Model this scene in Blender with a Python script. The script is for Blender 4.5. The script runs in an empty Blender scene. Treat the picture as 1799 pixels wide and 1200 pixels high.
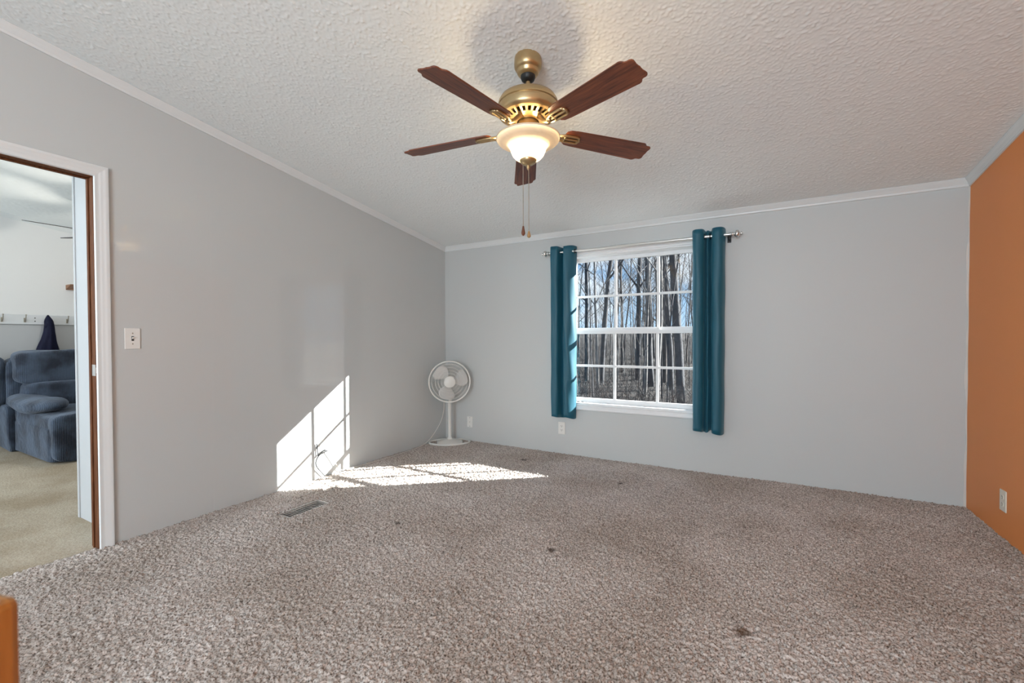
import bpy, math, random
import numpy as np
from mathutils import Vector, Matrix
random.seed(7); RNG = np.random.default_rng(11)
PI = math.pi
sc = bpy.context.scene
COL = sc.collection

# ------------------------------------------------------------------ camera
cam_d = bpy.data.cameras.new('camera'); cam = bpy.data.objects.new('camera', cam_d); COL.objects.link(cam)
R = ((0.8728823, -0.0050582, 0.4879046), (0.4879210, 0.0153969, -0.8727520), (-0.0030976, 0.9998687, 0.0159076))
cam.matrix_world = Matrix(((R[0][0], R[0][1], R[0][2], 3.08914), (R[1][0], R[1][1], R[1][2], -3.96491),
                           (R[2][0], R[2][1], R[2][2], 1.12), (0, 0, 0, 1)))
cam_d.sensor_width = 36; cam_d.sensor_fit = 'HORIZONTAL'; cam_d.lens = 15.4096
cam_d.shift_x = -0.00065; cam_d.shift_y = 0.00453
cam_d.clip_start = 0.02; cam_d.clip_end = 400
cam_d.dof.use_dof = True; cam_d.dof.focus_distance = 3.2; cam_d.dof.aperture_fstop = 5.0
sc.camera = cam

# ------------------------------------------------------------------ colour management
vs = sc.view_settings
vs.view_transform = 'Standard'; vs.look = 'None'; vs.gamma = 1.0; vs.use_curve_mapping = False
vs.exposure = 0.42
sc.cycles.use_denoising = True
sc.cycles.max_bounces = 10; sc.cycles.diffuse_bounces = 6; sc.cycles.glossy_bounces = 4
sc.cycles.transparent_max_bounces = 12; sc.cycles.sample_clamp_indirect = 6.0

# ------------------------------------------------------------------ sky
SKY_STRENGTH = 1.25
world = bpy.data.worlds.new('sky'); sc.world = world; world.use_nodes = True
nt = world.node_tree; N = nt.nodes; L = nt.links; N.clear()
wo = N.new('ShaderNodeOutputWorld'); bg = N.new('ShaderNodeBackground'); L.new(bg.outputs[0], wo.inputs[0])
tc = N.new('ShaderNodeTexCoord'); sp = N.new('ShaderNodeSeparateXYZ'); L.new(tc.outputs['Generated'], sp.inputs[0])
rm = N.new('ShaderNodeValToRGB'); L.new(sp.outputs[2], rm.inputs[0])
rm.color_ramp.elements[0].position = 0.03; rm.color_ramp.elements[0].color = (0.40, 0.58, 0.78, 1)
rm.color_ramp.elements[1].position = 0.20; rm.color_ramp.elements[1].color = (0.11, 0.30, 0.58, 1)
cl = N.new('ShaderNodeTexNoise'); cl.inputs['Scale'].default_value = 5.5; cl.inputs['Detail'].default_value = 6; cl.inputs['Roughness'].default_value = 0.55
mp = N.new('ShaderNodeMapping'); mp.inputs['Scale'].default_value = (1, 1, 2.6); L.new(tc.outputs['Generated'], mp.inputs[0]); L.new(mp.outputs[0], cl.inputs[0])
cr = N.new('ShaderNodeValToRGB'); cr.color_ramp.elements[0].position = 0.46; cr.color_ramp.elements[1].position = 0.60; L.new(cl.outputs[0], cr.inputs[0])
mx = N.new('ShaderNodeMix'); mx.data_type = 'RGBA'; L.new(cr.outputs[0], mx.inputs[0]); L.new(rm.outputs[0], mx.inputs[6]); mx.inputs[7].default_value = (0.62, 0.69, 0.78, 1)
L.new(mx.outputs[2], bg.inputs[0]); bg.inputs[1].default_value = SKY_STRENGTH

# ------------------------------------------------------------------ sun and added fill lamps
def lamp(name, kind, loc, energy, color=(1, 1, 1), size=None, size_y=None, direction=None, radius=None):
    d = bpy.data.lights.new(name, kind); d.energy = energy; d.color = color
    o = bpy.data.objects.new(name, d); COL.objects.link(o); o.location = loc
    if kind == 'AREA':
        d.shape = 'RECTANGLE'; d.size = size; d.size_y = size_y or size
    if radius is not None: d.shadow_soft_size = radius
    if direction is not None:
        o.rotation_euler = Vector(direction).to_track_quat('-Z', 'Y').to_euler()
    return o
SUN_DIR = (-1.0, -0.80, -0.564)
sun = lamp('sun', 'SUN', (8, 6, 8), 28.0, (1.0, 0.965, 0.92), direction=SUN_DIR); sun.data.angle = math.radians(0.22)
# added area lamps that brighten both rooms, set in unseen, added rear windows
lamp('rear_fill_lamp', 'AREA', (3.12, -7.17, 1.52), 130, (0.78, 0.92, 1.0), 1.95, 1.75, direction=(-0.12, 1, 0.0))
lamp('living_room_fill_lamp', 'AREA', (-2.1, -7.17, 1.45), 125, (0.86, 0.95, 1.0), 2.4, 1.4, direction=(0, 1, -0.05))
BULB = 6.5

# ------------------------------------------------------------------ material helpers
def mat(name, col, rough=0.6, metal=0.0, spec=0.5, coat=0.0, sheen=0.0, bump=None, vary=None, emit=None):
    m = bpy.data.materials.new(name); m.use_nodes = True
    n = m.node_tree.nodes; l = m.node_tree.links; b = n['Principled BSDF']
    b.inputs['Base Color'].default_value = (*col, 1); b.inputs['Roughness'].default_value = rough
    b.inputs['Metallic'].default_value = metal; b.inputs['Specular IOR Level'].default_value = spec
    b.inputs['Coat Weight'].default_value = coat; b.inputs['Sheen Weight'].default_value = sheen
    t = n.new('ShaderNodeTexCoord')
    if bump:      # (scale, strength, distance)
        z = n.new('ShaderNodeTexNoise'); z.inputs['Scale'].default_value = bump[0]; z.inputs['Detail'].default_value = 4
        l.new(t.outputs['Object'], z.inputs[0]); q = n.new('ShaderNodeBump')
        q.inputs['Strength'].default_value = bump[1]; q.inputs['Distance'].default_value = bump[2]
        l.new(z.outputs[0], q.inputs['Height']); l.new(q.outputs[0], b.inputs['Normal'])
    if vary:      # (scale, other colour)
        z = n.new('ShaderNodeTexNoise'); z.inputs['Scale'].default_value = vary[0]; z.inputs['Detail'].default_value = 3
        l.new(t.outputs['Object'], z.inputs[0]); r = n.new('ShaderNodeValToRGB'); r.color_ramp.elements[0].position = 0.38; r.color_ramp.elements[1].position = 0.62
        r.color_ramp.elements[0].color = (*col, 1); r.color_ramp.elements[1].color = (*vary[1], 1)
        l.new(z.outputs[0], r.inputs[0]); l.new(r.outputs[0], b.inputs['Base Color'])
    return m

def wood(name, c1, c2, scale=(1.2, 14, 14), rough=0.4, grain=9.0, coat=0.0):
    m = mat(name, c1, rough, coat=coat); n = m.node_tree.nodes; l = m.node_tree.links; b = n['Principled BSDF']
    t = n.new('ShaderNodeTexCoord'); p = n.new('ShaderNodeMapping'); p.inputs['Scale'].default_value = scale
    l.new(t.outputs['Object'], p.inputs[0]); z = n.new('ShaderNodeTexNoise'); z.inputs['Scale'].default_value = grain
    z.inputs['Detail'].default_value = 7; z.inputs['Roughness'].default_value = 0.62; z.inputs['Distortion'].default_value = 0.6
    l.new(p.outputs[0], z.inputs[0]); r = n.new('ShaderNodeValToRGB')
    r.color_ramp.elements[0].position = 0.36; r.color_ramp.elements[0].color = (*c1, 1)
    r.color_ramp.elements[1].position = 0.66; r.color_ramp.elements[1].color = (*c2, 1)
    l.new(z.outputs[0], r.inputs[0]); l.new(r.outputs[0], b.inputs['Base Color'])
    return m

def wall_paint(name, col, axis=None, seams=(), rough=0.30, split=None, spec=0.42):
    """eggshell paint on vinyl panels; seams = flush panel joints across the axis, split = (height, lower colour)"""
    m = mat(name, col, rough, spec=spec); n = m.node_tree.nodes; l = m.node_tree.links; b = n['Principled BSDF']
    t = n.new('ShaderNodeTexCoord'); z = n.new('ShaderNodeTexNoise'); z.inputs['Scale'].default_value = 2.2; z.inputs['Detail'].default_value = 2
    l.new(t.outputs['Object'], z.inputs[0])
    h = n.new('ShaderNodeMath'); h.operation = 'MULTIPLY'; h.inputs[1].default_value = 0.004; l.new(z.outputs[0], h.inputs[0])
    s = n.new('ShaderNodeSeparateXYZ'); l.new(t.outputs['Object'], s.inputs[0]); out = h.outputs[0]
    for v in seams:
        a = n.new('ShaderNodeMath'); a.operation = 'SUBTRACT'; a.inputs[1].default_value = v; l.new(s.outputs[axis], a.inputs[0])
        ab = n.new('ShaderNodeMath'); ab.operation = 'ABSOLUTE'; l.new(a.outputs[0], ab.inputs[0])
        mr = n.new('ShaderNodeMapRange'); mr.interpolation_type = 'SMOOTHSTEP'; mr.inputs[1].default_value = 0.0; mr.inputs[2].default_value = 0.012
        mr.inputs[3].default_value = -0.0006; mr.inputs[4].default_value = 0.0; l.new(ab.outputs[0], mr.inputs[0])
        ad = n.new('ShaderNodeMath'); l.new(out, ad.inputs[0]); l.new(mr.outputs[0], ad.inputs[1]); out = ad.outputs[0]
    q = n.new('ShaderNodeBump'); q.inputs['Strength'].default_value = 0.5; q.inputs['Distance'].default_value = 1.0
    l.new(out, q.inputs['Height']); l.new(q.outputs[0], b.inputs['Normal'])
    if split:
        g = n.new('ShaderNodeMath'); g.operation = 'GREATER_THAN'; g.inputs[1].default_value = split[0]; l.new(s.outputs[2], g.inputs[0])
        x = n.new('ShaderNodeMix'); x.data_type = 'RGBA'; l.new(g.outputs[0], x.inputs[0]); x.inputs[6].default_value = (*split[1], 1); x.inputs[7].default_value = (*col, 1)
        l.new(x.outputs[2], b.inputs['Base Color'])
    return m

def flecked(name, stops, scale, rough=0.95, stains=(), detail=2.0, spec=0.1, bump=0.0, wear=None):
    m = mat(name, stops[0][1], rough, spec=spec, sheen=0.0); n = m.node_tree.nodes; l = m.node_tree.links; b = n['Principled BSDF']
    t = n.new('ShaderNodeTexCoord'); z = n.new('ShaderNodeTexNoise'); z.inputs['Scale'].default_value = scale; z.inputs['Detail'].default_value = detail
    l.new(t.outputs['Object'], z.inputs[0]); r = n.new('ShaderNodeValToRGB'); e = r.color_ramp.elements
    e[0].position, e[0].color = stops[0][0], (*stops[0][1], 1); e[1].position, e[1].color = stops[-1][0], (*stops[-1][1], 1)
    for p, c in stops[1:-1]:
        k = e.new(p); k.color = (*c, 1)
    l.new(z.outputs[0], r.inputs[0]); out = r.outputs[0]
    for (x, y, rad, c) in stains:
        d = n.new('ShaderNodeVectorMath'); d.operation = 'DISTANCE'; l.new(t.outputs['Object'], d.inputs[0]); d.inputs[1].default_value = (x, y, 0)
        z2 = n.new('ShaderNodeTexNoise'); z2.inputs['Scale'].default_value = 90; l.new(t.outputs['Object'], z2.inputs[0])
        ml = n.new('ShaderNodeMath'); ml.operation = 'MULTIPLY_ADD'; l.new(z2.outputs[0], ml.inputs[0]); ml.inputs[1].default_value = rad * 1.6; l.new(d.outputs['Value'], ml.inputs[2])
        mr = n.new('ShaderNodeMapRange'); mr.inputs[1].default_value = rad * 1.3; mr.inputs[2].default_value = rad * 2.1; mr.inputs[3].default_value = 0.8; mr.inputs[4].default_value = 0.0
        l.new(ml.outputs[0], mr.inputs[0]); x2 = n.new('ShaderNodeMix'); x2.data_type = 'RGBA'; l.new(mr.outputs[0], x2.inputs[0]); l.new(out, x2.inputs[6]); x2.inputs[7].default_value = (*c, 1)
        out = x2.outputs[2]
    if wear:          # broad wear of the pile
        zw = n.new('ShaderNodeTexNoise'); zw.inputs['Scale'].default_value = wear[0]; zw.inputs['Detail'].default_value = 3; l.new(t.outputs['Object'], zw.inputs[0])
        rw = n.new('ShaderNodeValToRGB'); rw.color_ramp.elements[0].position = .36; rw.color_ramp.elements[1].position = .64; rw.color_ramp.elements[0].color = (*wear[1], 1); rw.color_ramp.elements[1].color = (1, 1, 1, 1); l.new(zw.outputs[0], rw.inputs[0])
        xw = n.new('ShaderNodeMix'); xw.data_type = 'RGBA'; xw.blend_type = 'MULTIPLY'; xw.inputs[0].default_value = 1.0; l.new(out, xw.inputs[6]); l.new(rw.outputs[0], xw.inputs[7]); out = xw.outputs[2]
    l.new(out, b.inputs['Base Color'])
    if bump:
        q = n.new('ShaderNodeBump'); q.inputs['Strength'].default_value = 1.0; q.inputs['Distance'].default_value = bump
        l.new(z.outputs[0], q.inputs['Height']); l.new(q.outputs[0], b.inputs['Normal'])
    return m

# ------------------------------------------------------------------ geometry helpers
class MB:
    def __init__(s): s.v = []; s.f = []
    def add(s, vs_, fs, M=None):
        o = len(s.v)
        for p in vs_:
            p = Vector(p)
            s.v.append(tuple(M @ p) if M is not None else tuple(p))
        s.f += [tuple(i + o for i in f) for f in fs]
    def box(s, x0, x1, y0, y1, z0, z1, M=None):
        v = [(x, y, z) for z in (z0, z1) for y in (y0, y1) for x in (x0, x1)]
        s.add(v, [(0, 2, 3, 1), (4, 5, 7, 6), (0, 1, 5, 4), (2, 6, 7, 3), (0, 4, 6, 2), (1, 3, 7, 5)], M)
    def cbox(s, c, d, M=None):
        s.box(c[0] - d[0] / 2, c[0] + d[0] / 2, c[1] - d[1] / 2, c[1] + d[1] / 2, c[2] - d[2] / 2, c[2] + d[2] / 2, M)
    def tube(s, pts, r, n=8, M=None, caps=True, closed=False):
        pts = [Vector(p) for p in pts]; m = len(pts); rs = r if hasattr(r, '__len__') else [r] * m
        vs_ = []; fs = []; prev = None
        for i, p in enumerate(pts):
            if closed: t = pts[(i + 1) % m] - pts[i - 1]
            else: t = pts[min(i + 1, m - 1)] - pts[max(i - 1, 0)]
            t = t.normalized() if t.length > 1e-9 else Vector((0, 0, 1))
            if prev is None:
                a = Vector((0, 0, 1)) if abs(t.z) < 0.9 else Vector((1, 0, 0)); u = t.cross(a).normalized()
            else:
                u = prev - t * prev.dot(t); u = u.normalized() if u.length > 1e-6 else t.orthogonal().normalized()
            prev = u; w = t.cross(u)
            for k in range(n):
                a = 2 * PI * k / n; vs_.append(p + (u * math.cos(a) + w * math.sin(a)) * rs[i])
        for i in range(m if closed else m - 1):
            j = (i + 1) % m
            for k in range(n):
                fs.append((i * n + k, i * n + (k + 1) % n, j * n + (k + 1) % n, j * n + k))
        if caps and not closed:
            fs.append(tuple(range(n - 1, -1, -1))); fs.append(tuple(range((m - 1) * n, m * n)))
        s.add(vs_, fs, M)
    def lathe(s, prof, n=40, M=None, a0=0.0, a1=2 * PI, cap0=False, cap1=False):
        full = abs(a1 - a0 - 2 * PI) < 1e-6; k = n if full else n + 1; vs_ = []; fs = []
        for r, z in prof:
            for i in range(k):
                a = a0 + (a1 - a0) * i / n; vs_.append((r * math.cos(a), r * math.sin(a), z))
        for j in range(len(prof) - 1):
            for i in range(n):
                i2 = (i + 1) % k; fs.append((j * k + i, j * k + i2, (j + 1) * k + i2, (j + 1) * k + i))
        if cap0: fs.append(tuple(range(k - 1, -1, -1)))
        if cap1: fs.append(tuple(range((len(prof) - 1) * k, len(prof) * k)))
        s.add(vs_, fs, M)
    def prism(s, pts, z0, z1, M=None):
        n = len(pts); v = [(x, y, z0) for x, y in pts] + [(x, y, z1) for x, y in pts]
        s.add(v, [tuple(range(n - 1, -1, -1)), tuple(range(n, 2 * n))] + [(i, (i + 1) % n, n + (i + 1) % n, n + i) for i in range(n)], M)
    def sweep(s, prof, path, M=None):
        """prof = list of offset functions: for each path index i a list of points is given directly"""
        k = len(path[0]); v = [p for ring in path for p in ring]; f = []
        for i in range(len(path) - 1):
            for j in range(k):
                f.append((i * k + j, i * k + (j + 1) % k, (i + 1) * k + (j + 1) % k, (i + 1) * k + j))
        f.append(tuple(range(k - 1, -1, -1))); f.append(tuple(range((len(path) - 1) * k, len(path) * k)))
        s.add(v, f, M)
    def blob(s, c, d, e=0.5, e2=None, n=28, M=None, fn=None):
        """superellipsoid cushion: half sizes d, e small = boxy"""
        e2 = e2 or e; vs_ = []; fs = []; m = n // 2
        sg = lambda t, p: math.copysign(abs(t) ** p, t)
        for i in range(m + 1):
            a = -PI / 2 + PI * i / m
            for j in range(n):
                b = 2 * PI * j / n
                p = Vector((d[0] * sg(math.cos(a), e) * sg(math.cos(b), e2), d[1] * sg(math.cos(a), e) * sg(math.sin(b), e2), d[2] * sg(math.sin(a), e)))
                if fn: p = fn(p)
                vs_.append(p + Vector(c))
        for i in range(m):
            for j in range(n):
                fs.append((i * n + j, i * n + (j + 1) % n, (i + 1) * n + (j + 1) % n, (i + 1) * n + j))
        s.add(vs_, fs, M)
    def build(s, name, m, parent=None, smooth=False, bevel=0, recalc=True):
        me = bpy.data.meshes.new(name); me.from_pydata(s.v, [], s.f); me.update()
        if recalc:
            import bmesh
            b = bmesh.new(); b.from_mesh(me)
            b.normal_update(); bmesh.ops.recalc_face_normals(b, faces=b.faces); b.to_mesh(me); b.free()
        o = bpy.data.objects.new(name, me); COL.objects.link(o)
        if m: me.materials.append(m)
        if parent: o.parent = parent
        if smooth:
            me.polygons.foreach_set('use_smooth', [True] * len(me.polygons))
            if smooth != 'full':
                me.set_sharp_from_angle(angle=math.radians(38))
        if bevel:
            bv = o.modifiers.new('bevel', 'BEVEL'); bv.width = bevel; bv.segments = 2; bv.limit_method = 'ANGLE'
        return o
def tag(o, label=None, cat=None, group=None, kind=None):
    if label: o['label'] = label
    if cat: o['category'] = cat
    if group: o['group'] = group
    if kind: o['kind'] = kind
    return o
def empty(name, loc=(0, 0, 0), rz=0.0):
    o = bpy.data.objects.new(name, None); COL.objects.link(o); o.location = loc; o.rotation_euler = (0, 0, rz); o.empty_display_size = 0.05
    return o
def structure(o): o['kind'] = 'structure'; return o
def T(x, y, z): return Matrix.Translation((x, y, z))
def Rz(a): return Matrix.Rotation(a, 4, 'Z')
def Rx(a): return Matrix.Rotation(a, 4, 'X')
def Ry(a): return Matrix.Rotation(a, 4, 'Y')
def spline(pts, n=8):
    pts = [Vector(p) for p in pts]; out = []
    for i in range(len(pts) - 1):
        p0 = pts[max(i - 1, 0)]; p1 = pts[i]; p2 = pts[i + 1]; p3 = pts[min(i + 2, len(pts) - 1)]
        for k in range(n):
            t = k / n
            out.append(0.5 * ((2 * p1) + (p2 - p0) * t + (2 * p0 - 5 * p1 + 4 * p2 - p3) * t * t + (3 * p1 - p0 - 3 * p2 + p3) * t ** 3))
    out.append(pts[-1]); return out
def gauss(a, s):
    fy = np.fft.fftfreq(a.shape[0])[:, None]; fx = np.fft.rfftfreq(a.shape[1])[None, :]
    b = np.fft.irfft2(np.fft.rfft2(a) * np.exp(-2 * (PI * s) ** 2 * (fx * fx + fy * fy)), s=a.shape)
    return b / (b.std() + 1e-9)
def grid_mesh(name, X, Y, Z, m, flip=False):
    ny, nx = Z.shape; me = bpy.data.meshes.new(name)
    co = np.empty((ny * nx, 3), np.float32); co[:, 0] = X.ravel(); co[:, 1] = Y.ravel(); co[:, 2] = Z.ravel()
    i = np.arange(ny * nx).reshape(ny, nx); q = np.stack([i[:-1, :-1], i[:-1, 1:], i[1:, 1:], i[1:, :-1]], -1).reshape(-1, 4)
    if flip: q = q[:, ::-1]
    nq = len(q); me.vertices.add(len(co)); me.vertices.foreach_set('co', co.ravel())
    me.loops.add(nq * 4); me.loops.foreach_set('vertex_index', np.ascontiguousarray(q).ravel().astype(np.int32))
    me.polygons.add(nq); me.polygons.foreach_set('loop_start', np.arange(0, nq * 4, 4, dtype=np.int32)); me.polygons.foreach_set('loop_total', np.full(nq, 4, np.int32))
    me.polygons.foreach_set('use_smooth', np.ones(nq, bool)); me.update(calc_edges=True); me.validate()
    me.materials.append(m); o = bpy.data.objects.new(name, me); COL.objects.link(o); return o

# ------------------------------------------------------------------ materials
M_WALL_L = wall_paint('paint_greige_left', (0.535, 0.562, 0.562), 1, (-2.441,), rough=0.35, spec=0.3)
M_WALL_L.node_tree.nodes['Principled BSDF'].inputs['Coat Weight'].default_value = 1.0; M_WALL_L.node_tree.nodes['Principled BSDF'].inputs['Coat Roughness'].default_value = 0.045
M_WALL_B = wall_paint('paint_greige_back', (0.54, 0.562, 0.562), 0, (2.738,), rough=0.5)
M_ORANGE = wall_paint('paint_burnt_orange', (0.80, 0.285, 0.082), 1, (), rough=0.5)
M_WHITE_TRIM = mat('white_trim_paint', (0.71, 0.735, 0.74), 0.35)
M_CAULK = mat('white_caulk', (0.62, 0.59, 0.56), 0.5)
M_VINYL = mat('white_vinyl', (0.78, 0.79, 0.80), 0.35)
M_HALL_WALL = wall_paint('paint_living_room', (0.74, 0.74, 0.74), rough=0.6, split=(1.31, (0.46, 0.47, 0.48)))
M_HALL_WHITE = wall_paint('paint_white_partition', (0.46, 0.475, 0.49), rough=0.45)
M_PLASTER = mat('popcorn_plaster', (0.83, 0.865, 0.87), 0.95, spec=0.1)
M_JAMB = wood('stained_jamb_wood', (0.075, 0.023, 0.008), (0.17, 0.065, 0.026), (14, 14, 1.0), 0.6, 8); M_JAMB.node_tree.nodes['Principled BSDF'].inputs['Specular IOR Level'].default_value = 0.15
M_CARPET = flecked('frieze_carpet', [(0.31, (0.105, 0.080, 0.066)), (0.40, (0.33, 0.28, 0.25)), (0.50, (0.56, 0.505, 0.475)), (0.64, (0.68, 0.635, 0.60))], 165, wear=(1.7, (0.80, 0.77, 0.74)),
                   stains=[(2.138, -1.855, 0.022, (0.06, 0.03, 0.015)), (1.181, -1.997, 0.020, (0.04, 0.03, 0.025)), (2.169, -0.619, 0.022, (0.04, 0.03, 0.03)),
                           (3.045, -2.092, 0.030, (0.10, 0.045, 0.015)), (1.2, -0.383, 0.03, (0.03, 0.02, 0.02)), (1.30, -3.40, 0.02, (0.10, 0.06, 0.04))])
M_HALL_CARPET = flecked('beige_carpet', [(0.3, (0.38, 0.32, 0.245)), (0.7, (0.52, 0.455, 0.365))], 110, bump=0.003, detail=3, wear=(2.2, (0.76, 0.72, 0.66)))
M_BRASS = mat('antique_brass', (0.50, 0.37, 0.20), 0.34, metal=0.85, bump=(60, 0.05, 0.001))
M_BRASS_DARK = mat('dark_motor_core', (0.10, 0.065, 0.03), 0.5, metal=0.6)
M_BLACK = mat('black_rubber', (0.012, 0.012, 0.012), 0.5)
M_BLADE = wood('walnut_blade', (0.075, 0.016, 0.007), (0.23, 0.065, 0.024), (1.0, 13, 13), 0.42, 6)
M_CHAIN = mat('chain_metal', (0.42, 0.38, 0.32), 0.35, metal=0.9)
M_PULL_DARK = wood('dark_wood_pull', (0.10, 0.03, 0.015), (0.16, 0.05, 0.02), (10, 10, 2))
M_PULL_LIGHT = wood('light_wood_pull', (0.30, 0.17, 0.07), (0.40, 0.24, 0.10), (10, 10, 2))
M_CHROME = mat('brushed_nickel', (0.78, 0.77, 0.75), 0.30, metal=1.0)
M_DARK_METAL = mat('dark_bracket_metal', (0.03, 0.03, 0.03), 0.4, metal=0.8)
M_CURTAIN = mat('teal_fabric', (0.008, 0.093, 0.143), 0.5, spec=0.45, sheen=0.15, bump=(700, 0.12, 0.0006))
M_CURTAIN.node_tree.nodes['Principled BSDF'].inputs['Sheen Tint'].default_value = (0.35, 0.75, 0.9, 1)
M_PLATE = mat('white_plastic', (0.74, 0.73, 0.70), 0.35)
M_IVORY = mat('ivory_plastic', (0.78, 0.72, 0.62), 0.35)
M_SLOT = mat('dark_slot', (0.02, 0.02, 0.02), 0.6)
M_FAN = mat('white_fan_plastic', (0.70, 0.70, 0.67), 0.4)
M_FAN_BLADE = mat('translucent_white_blade', (0.62, 0.62, 0.61), 0.35)
M_CORD = mat('white_cord', (0.66, 0.62, 0.57), 0.5)
M_GREY_CORD = mat('dark_grey_cord', (0.05, 0.05, 0.055), 0.5)
M_VENT = mat('painted_steel_vent', (0.24, 0.205, 0.19), 0.5, metal=0.0)
M_SOFA = mat('slate_blue_velour', (0.008, 0.013, 0.026), 0.9, sheen=0.35, vary=(5, (0.050, 0.072, 0.112)), bump=(25, 0.4, 0.02))
def corduroy(m):
    n = m.node_tree.nodes; l = m.node_tree.links; b = n['Principled BSDF']; t = n.new('ShaderNodeTexCoord'); w = n.new('ShaderNodeTexWave'); w.bands_direction = 'Y'
    w.inputs['Scale'].default_value = 28; w.inputs['Distortion'].default_value = 0.6; l.new(t.outputs['Object'], w.inputs[0])
    q = n.new('ShaderNodeBump'); q.inputs['Strength'].default_value = 0.5; q.inputs['Distance'].default_value = 0.004; l.new(w.outputs[1], q.inputs['Height'])
    l.new(n['Bump'].outputs[0], q.inputs['Normal']); l.new(q.outputs[0], b.inputs['Normal'])
corduroy(M_SOFA)
M_SOFA.node_tree.nodes['Principled BSDF'].inputs['Sheen Tint'].default_value = (0.6, 0.7, 0.85, 1)
M_COAT = mat('navy_nylon', (0.004, 0.005, 0.022), 0.65, spec=0.2, bump=(14, 0.4, 0.02))
M_RAIL = mat('white_rail_paint', (0.66, 0.68, 0.70), 0.4)
M_SHELF = wood('brown_shelf_wood', (0.16, 0.06, 0.025), (0.27, 0.12, 0.05), (14, 1, 14))
M_POST = wood('honey_pine', (0.36, 0.145, 0.025), (0.52, 0.25, 0.065), (14, 14, 1.2), 0.4, 5)
M_POST_DOT = mat('pale_dot', (0.70, 0.68, 0.66), 0.5)
M_DARK_BLADE = mat('dark_fan_blade', (0.045, 0.04, 0.04), 0.4)
M_BARK = [mat('grey_bark', (0.030, 0.033, 0.040), 0.9, bump=(30, 0.8, 0.02), vary=(6, (0.055, 0.058, 0.066))),
          mat('pale_bark', (0.17, 0.165, 0.16), 0.85, vary=(5, (0.095, 0.095, 0.098))),
          mat('brown_bark', (0.042, 0.038, 0.038), 0.9, vary=(8, (0.07, 0.062, 0.06)))]
M_TWIG = mat('twigs', (0.085, 0.076, 0.072), 0.9, vary=(0.8, (0.032, 0.029, 0.03)))
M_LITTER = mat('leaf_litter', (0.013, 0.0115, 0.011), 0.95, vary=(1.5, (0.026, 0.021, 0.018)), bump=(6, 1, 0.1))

def glass_material():
    m = bpy.data.materials.new('window_glass'); m.use_nodes = True; n = m.node_tree.nodes; l = m.node_tree.links; n.clear()
    o = n.new('ShaderNodeOutputMaterial'); t = n.new('ShaderNodeBsdfTransparent'); g = n.new('ShaderNodeBsdfGlossy'); x = n.new('ShaderNodeMixShader'); f = n.new('ShaderNodeLayerWeight'); f.inputs[0].default_value = 0.5
    pw = n.new('ShaderNodeMath'); pw.operation = 'POWER'; pw.inputs[1].default_value = 5.0; l.new(f.outputs['Facing'], pw.inputs[0])
    sc_ = n.new('ShaderNodeMath'); sc_.operation = 'MULTIPLY_ADD'; sc_.inputs[1].default_value = 0.9; sc_.inputs[2].default_value = 0.035; l.new(pw.outputs[0], sc_.inputs[0])
    t.inputs[0].default_value = (0.94, 0.96, 0.96, 1); g.inputs['Roughness'].default_value = 0.02
    l.new(sc_.outputs[0], x.inputs[0]); l.new(t.outputs[0], x.inputs[1]); l.new(g.outputs[0], x.inputs[2]); l.new(x.outputs[0], o.inputs[0]); return m
M_GLASS = glass_material()
def bowl_material():
    m = bpy.data.materials.new('alabaster_glass'); m.use_nodes = True; n = m.node_tree.nodes; l = m.node_tree.links; n.clear()
    o = n.new('ShaderNodeOutputMaterial'); t = n.new('ShaderNodeBsdfTranslucent'); d = n.new('ShaderNodeBsdfPrincipled'); x = n.new('ShaderNodeMixShader')
    tc_ = n.new('ShaderNodeTexCoord'); z = n.new('ShaderNodeTexNoise'); z.inputs['Scale'].default_value = 9; z.inputs['Distortion'].default_value = 2.5; z.inputs['Detail'].default_value = 3
    l.new(tc_.outputs['Object'], z.inputs[0]); r = n.new('ShaderNodeValToRGB'); r.color_ramp.elements[0].color = (0.64, 0.56, 0.45, 1); r.color_ramp.elements[1].color = (0.80, 0.74, 0.64, 1)
    l.new(z.outputs[0], r.inputs[0]); l.new(r.outputs[0], t.inputs[0]); l.new(r.outputs[0], d.inputs['Base Color']); d.inputs['Roughness'].default_value = 0.2
    x.inputs[0].default_value = 0.22; l.new(d.outputs[0], x.inputs[1]); l.new(t.outputs[0], x.inputs[2]); l.new(x.outputs[0], o.inputs[0]); return m
M_BOWL = bowl_material()

# ------------------------------------------------------------------ room shell
W = 4.293; S = 0.137; H0 = 2.155                      # room width, ceiling slope, ceiling height at the back wall
YR = -7.2                                             # rear wall
def ceil_z(y): return H0 - S * y
DY0, DY1, DZ = -3.82, -3.01, 1.99                     # doorway in the left wall
WX0, WX1, WZ0, WZ1 = 1.485, 2.735, 0.497, 1.912       # window opening in the back wall

def sloped_wall(b, x0, x1, y0, y1, z0):
    """wall slab along y whose top follows the ceiling"""
    v = [(x0, y0, z0), (x1, y0, z0), (x1, y1, z0), (x0, y1, z0), (x0, y0, ceil_z(y0) + .02), (x1, y0, ceil_z(y0) + .02), (x1, y1, ceil_z(y1) + .02), (x0, y1, ceil_z(y1) + .02)]
    b.add(v, [(3, 2, 1, 0), (4, 5, 6, 7), (0, 1, 5, 4), (1, 2, 6, 5), (2, 3, 7, 6), (3, 0, 4, 7)])
b = MB(); sloped_wall(b, -.088, 0, DY1 + .0175, 0, -.02); sloped_wall(b, -.088, 0, YR, DY0 - .0175, -.02); sloped_wall(b, -.088, 0, DY0 - .0175, DY1 + .0175, DZ + .0175)
structure(b.build('wall_left', M_WALL_L))
b = MB(); b.box(0, WX0, 0, .16, -.02, H0 + .02); b.box(WX1, W, 0, .16, -.02, H0 + .02); b.box(WX0, WX1, 0, .16, -.02, WZ0); b.box(WX0, WX1, 0, .16, WZ1, H0 + .02)
structure(b.build('wall_back', M_WALL_B))
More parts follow.
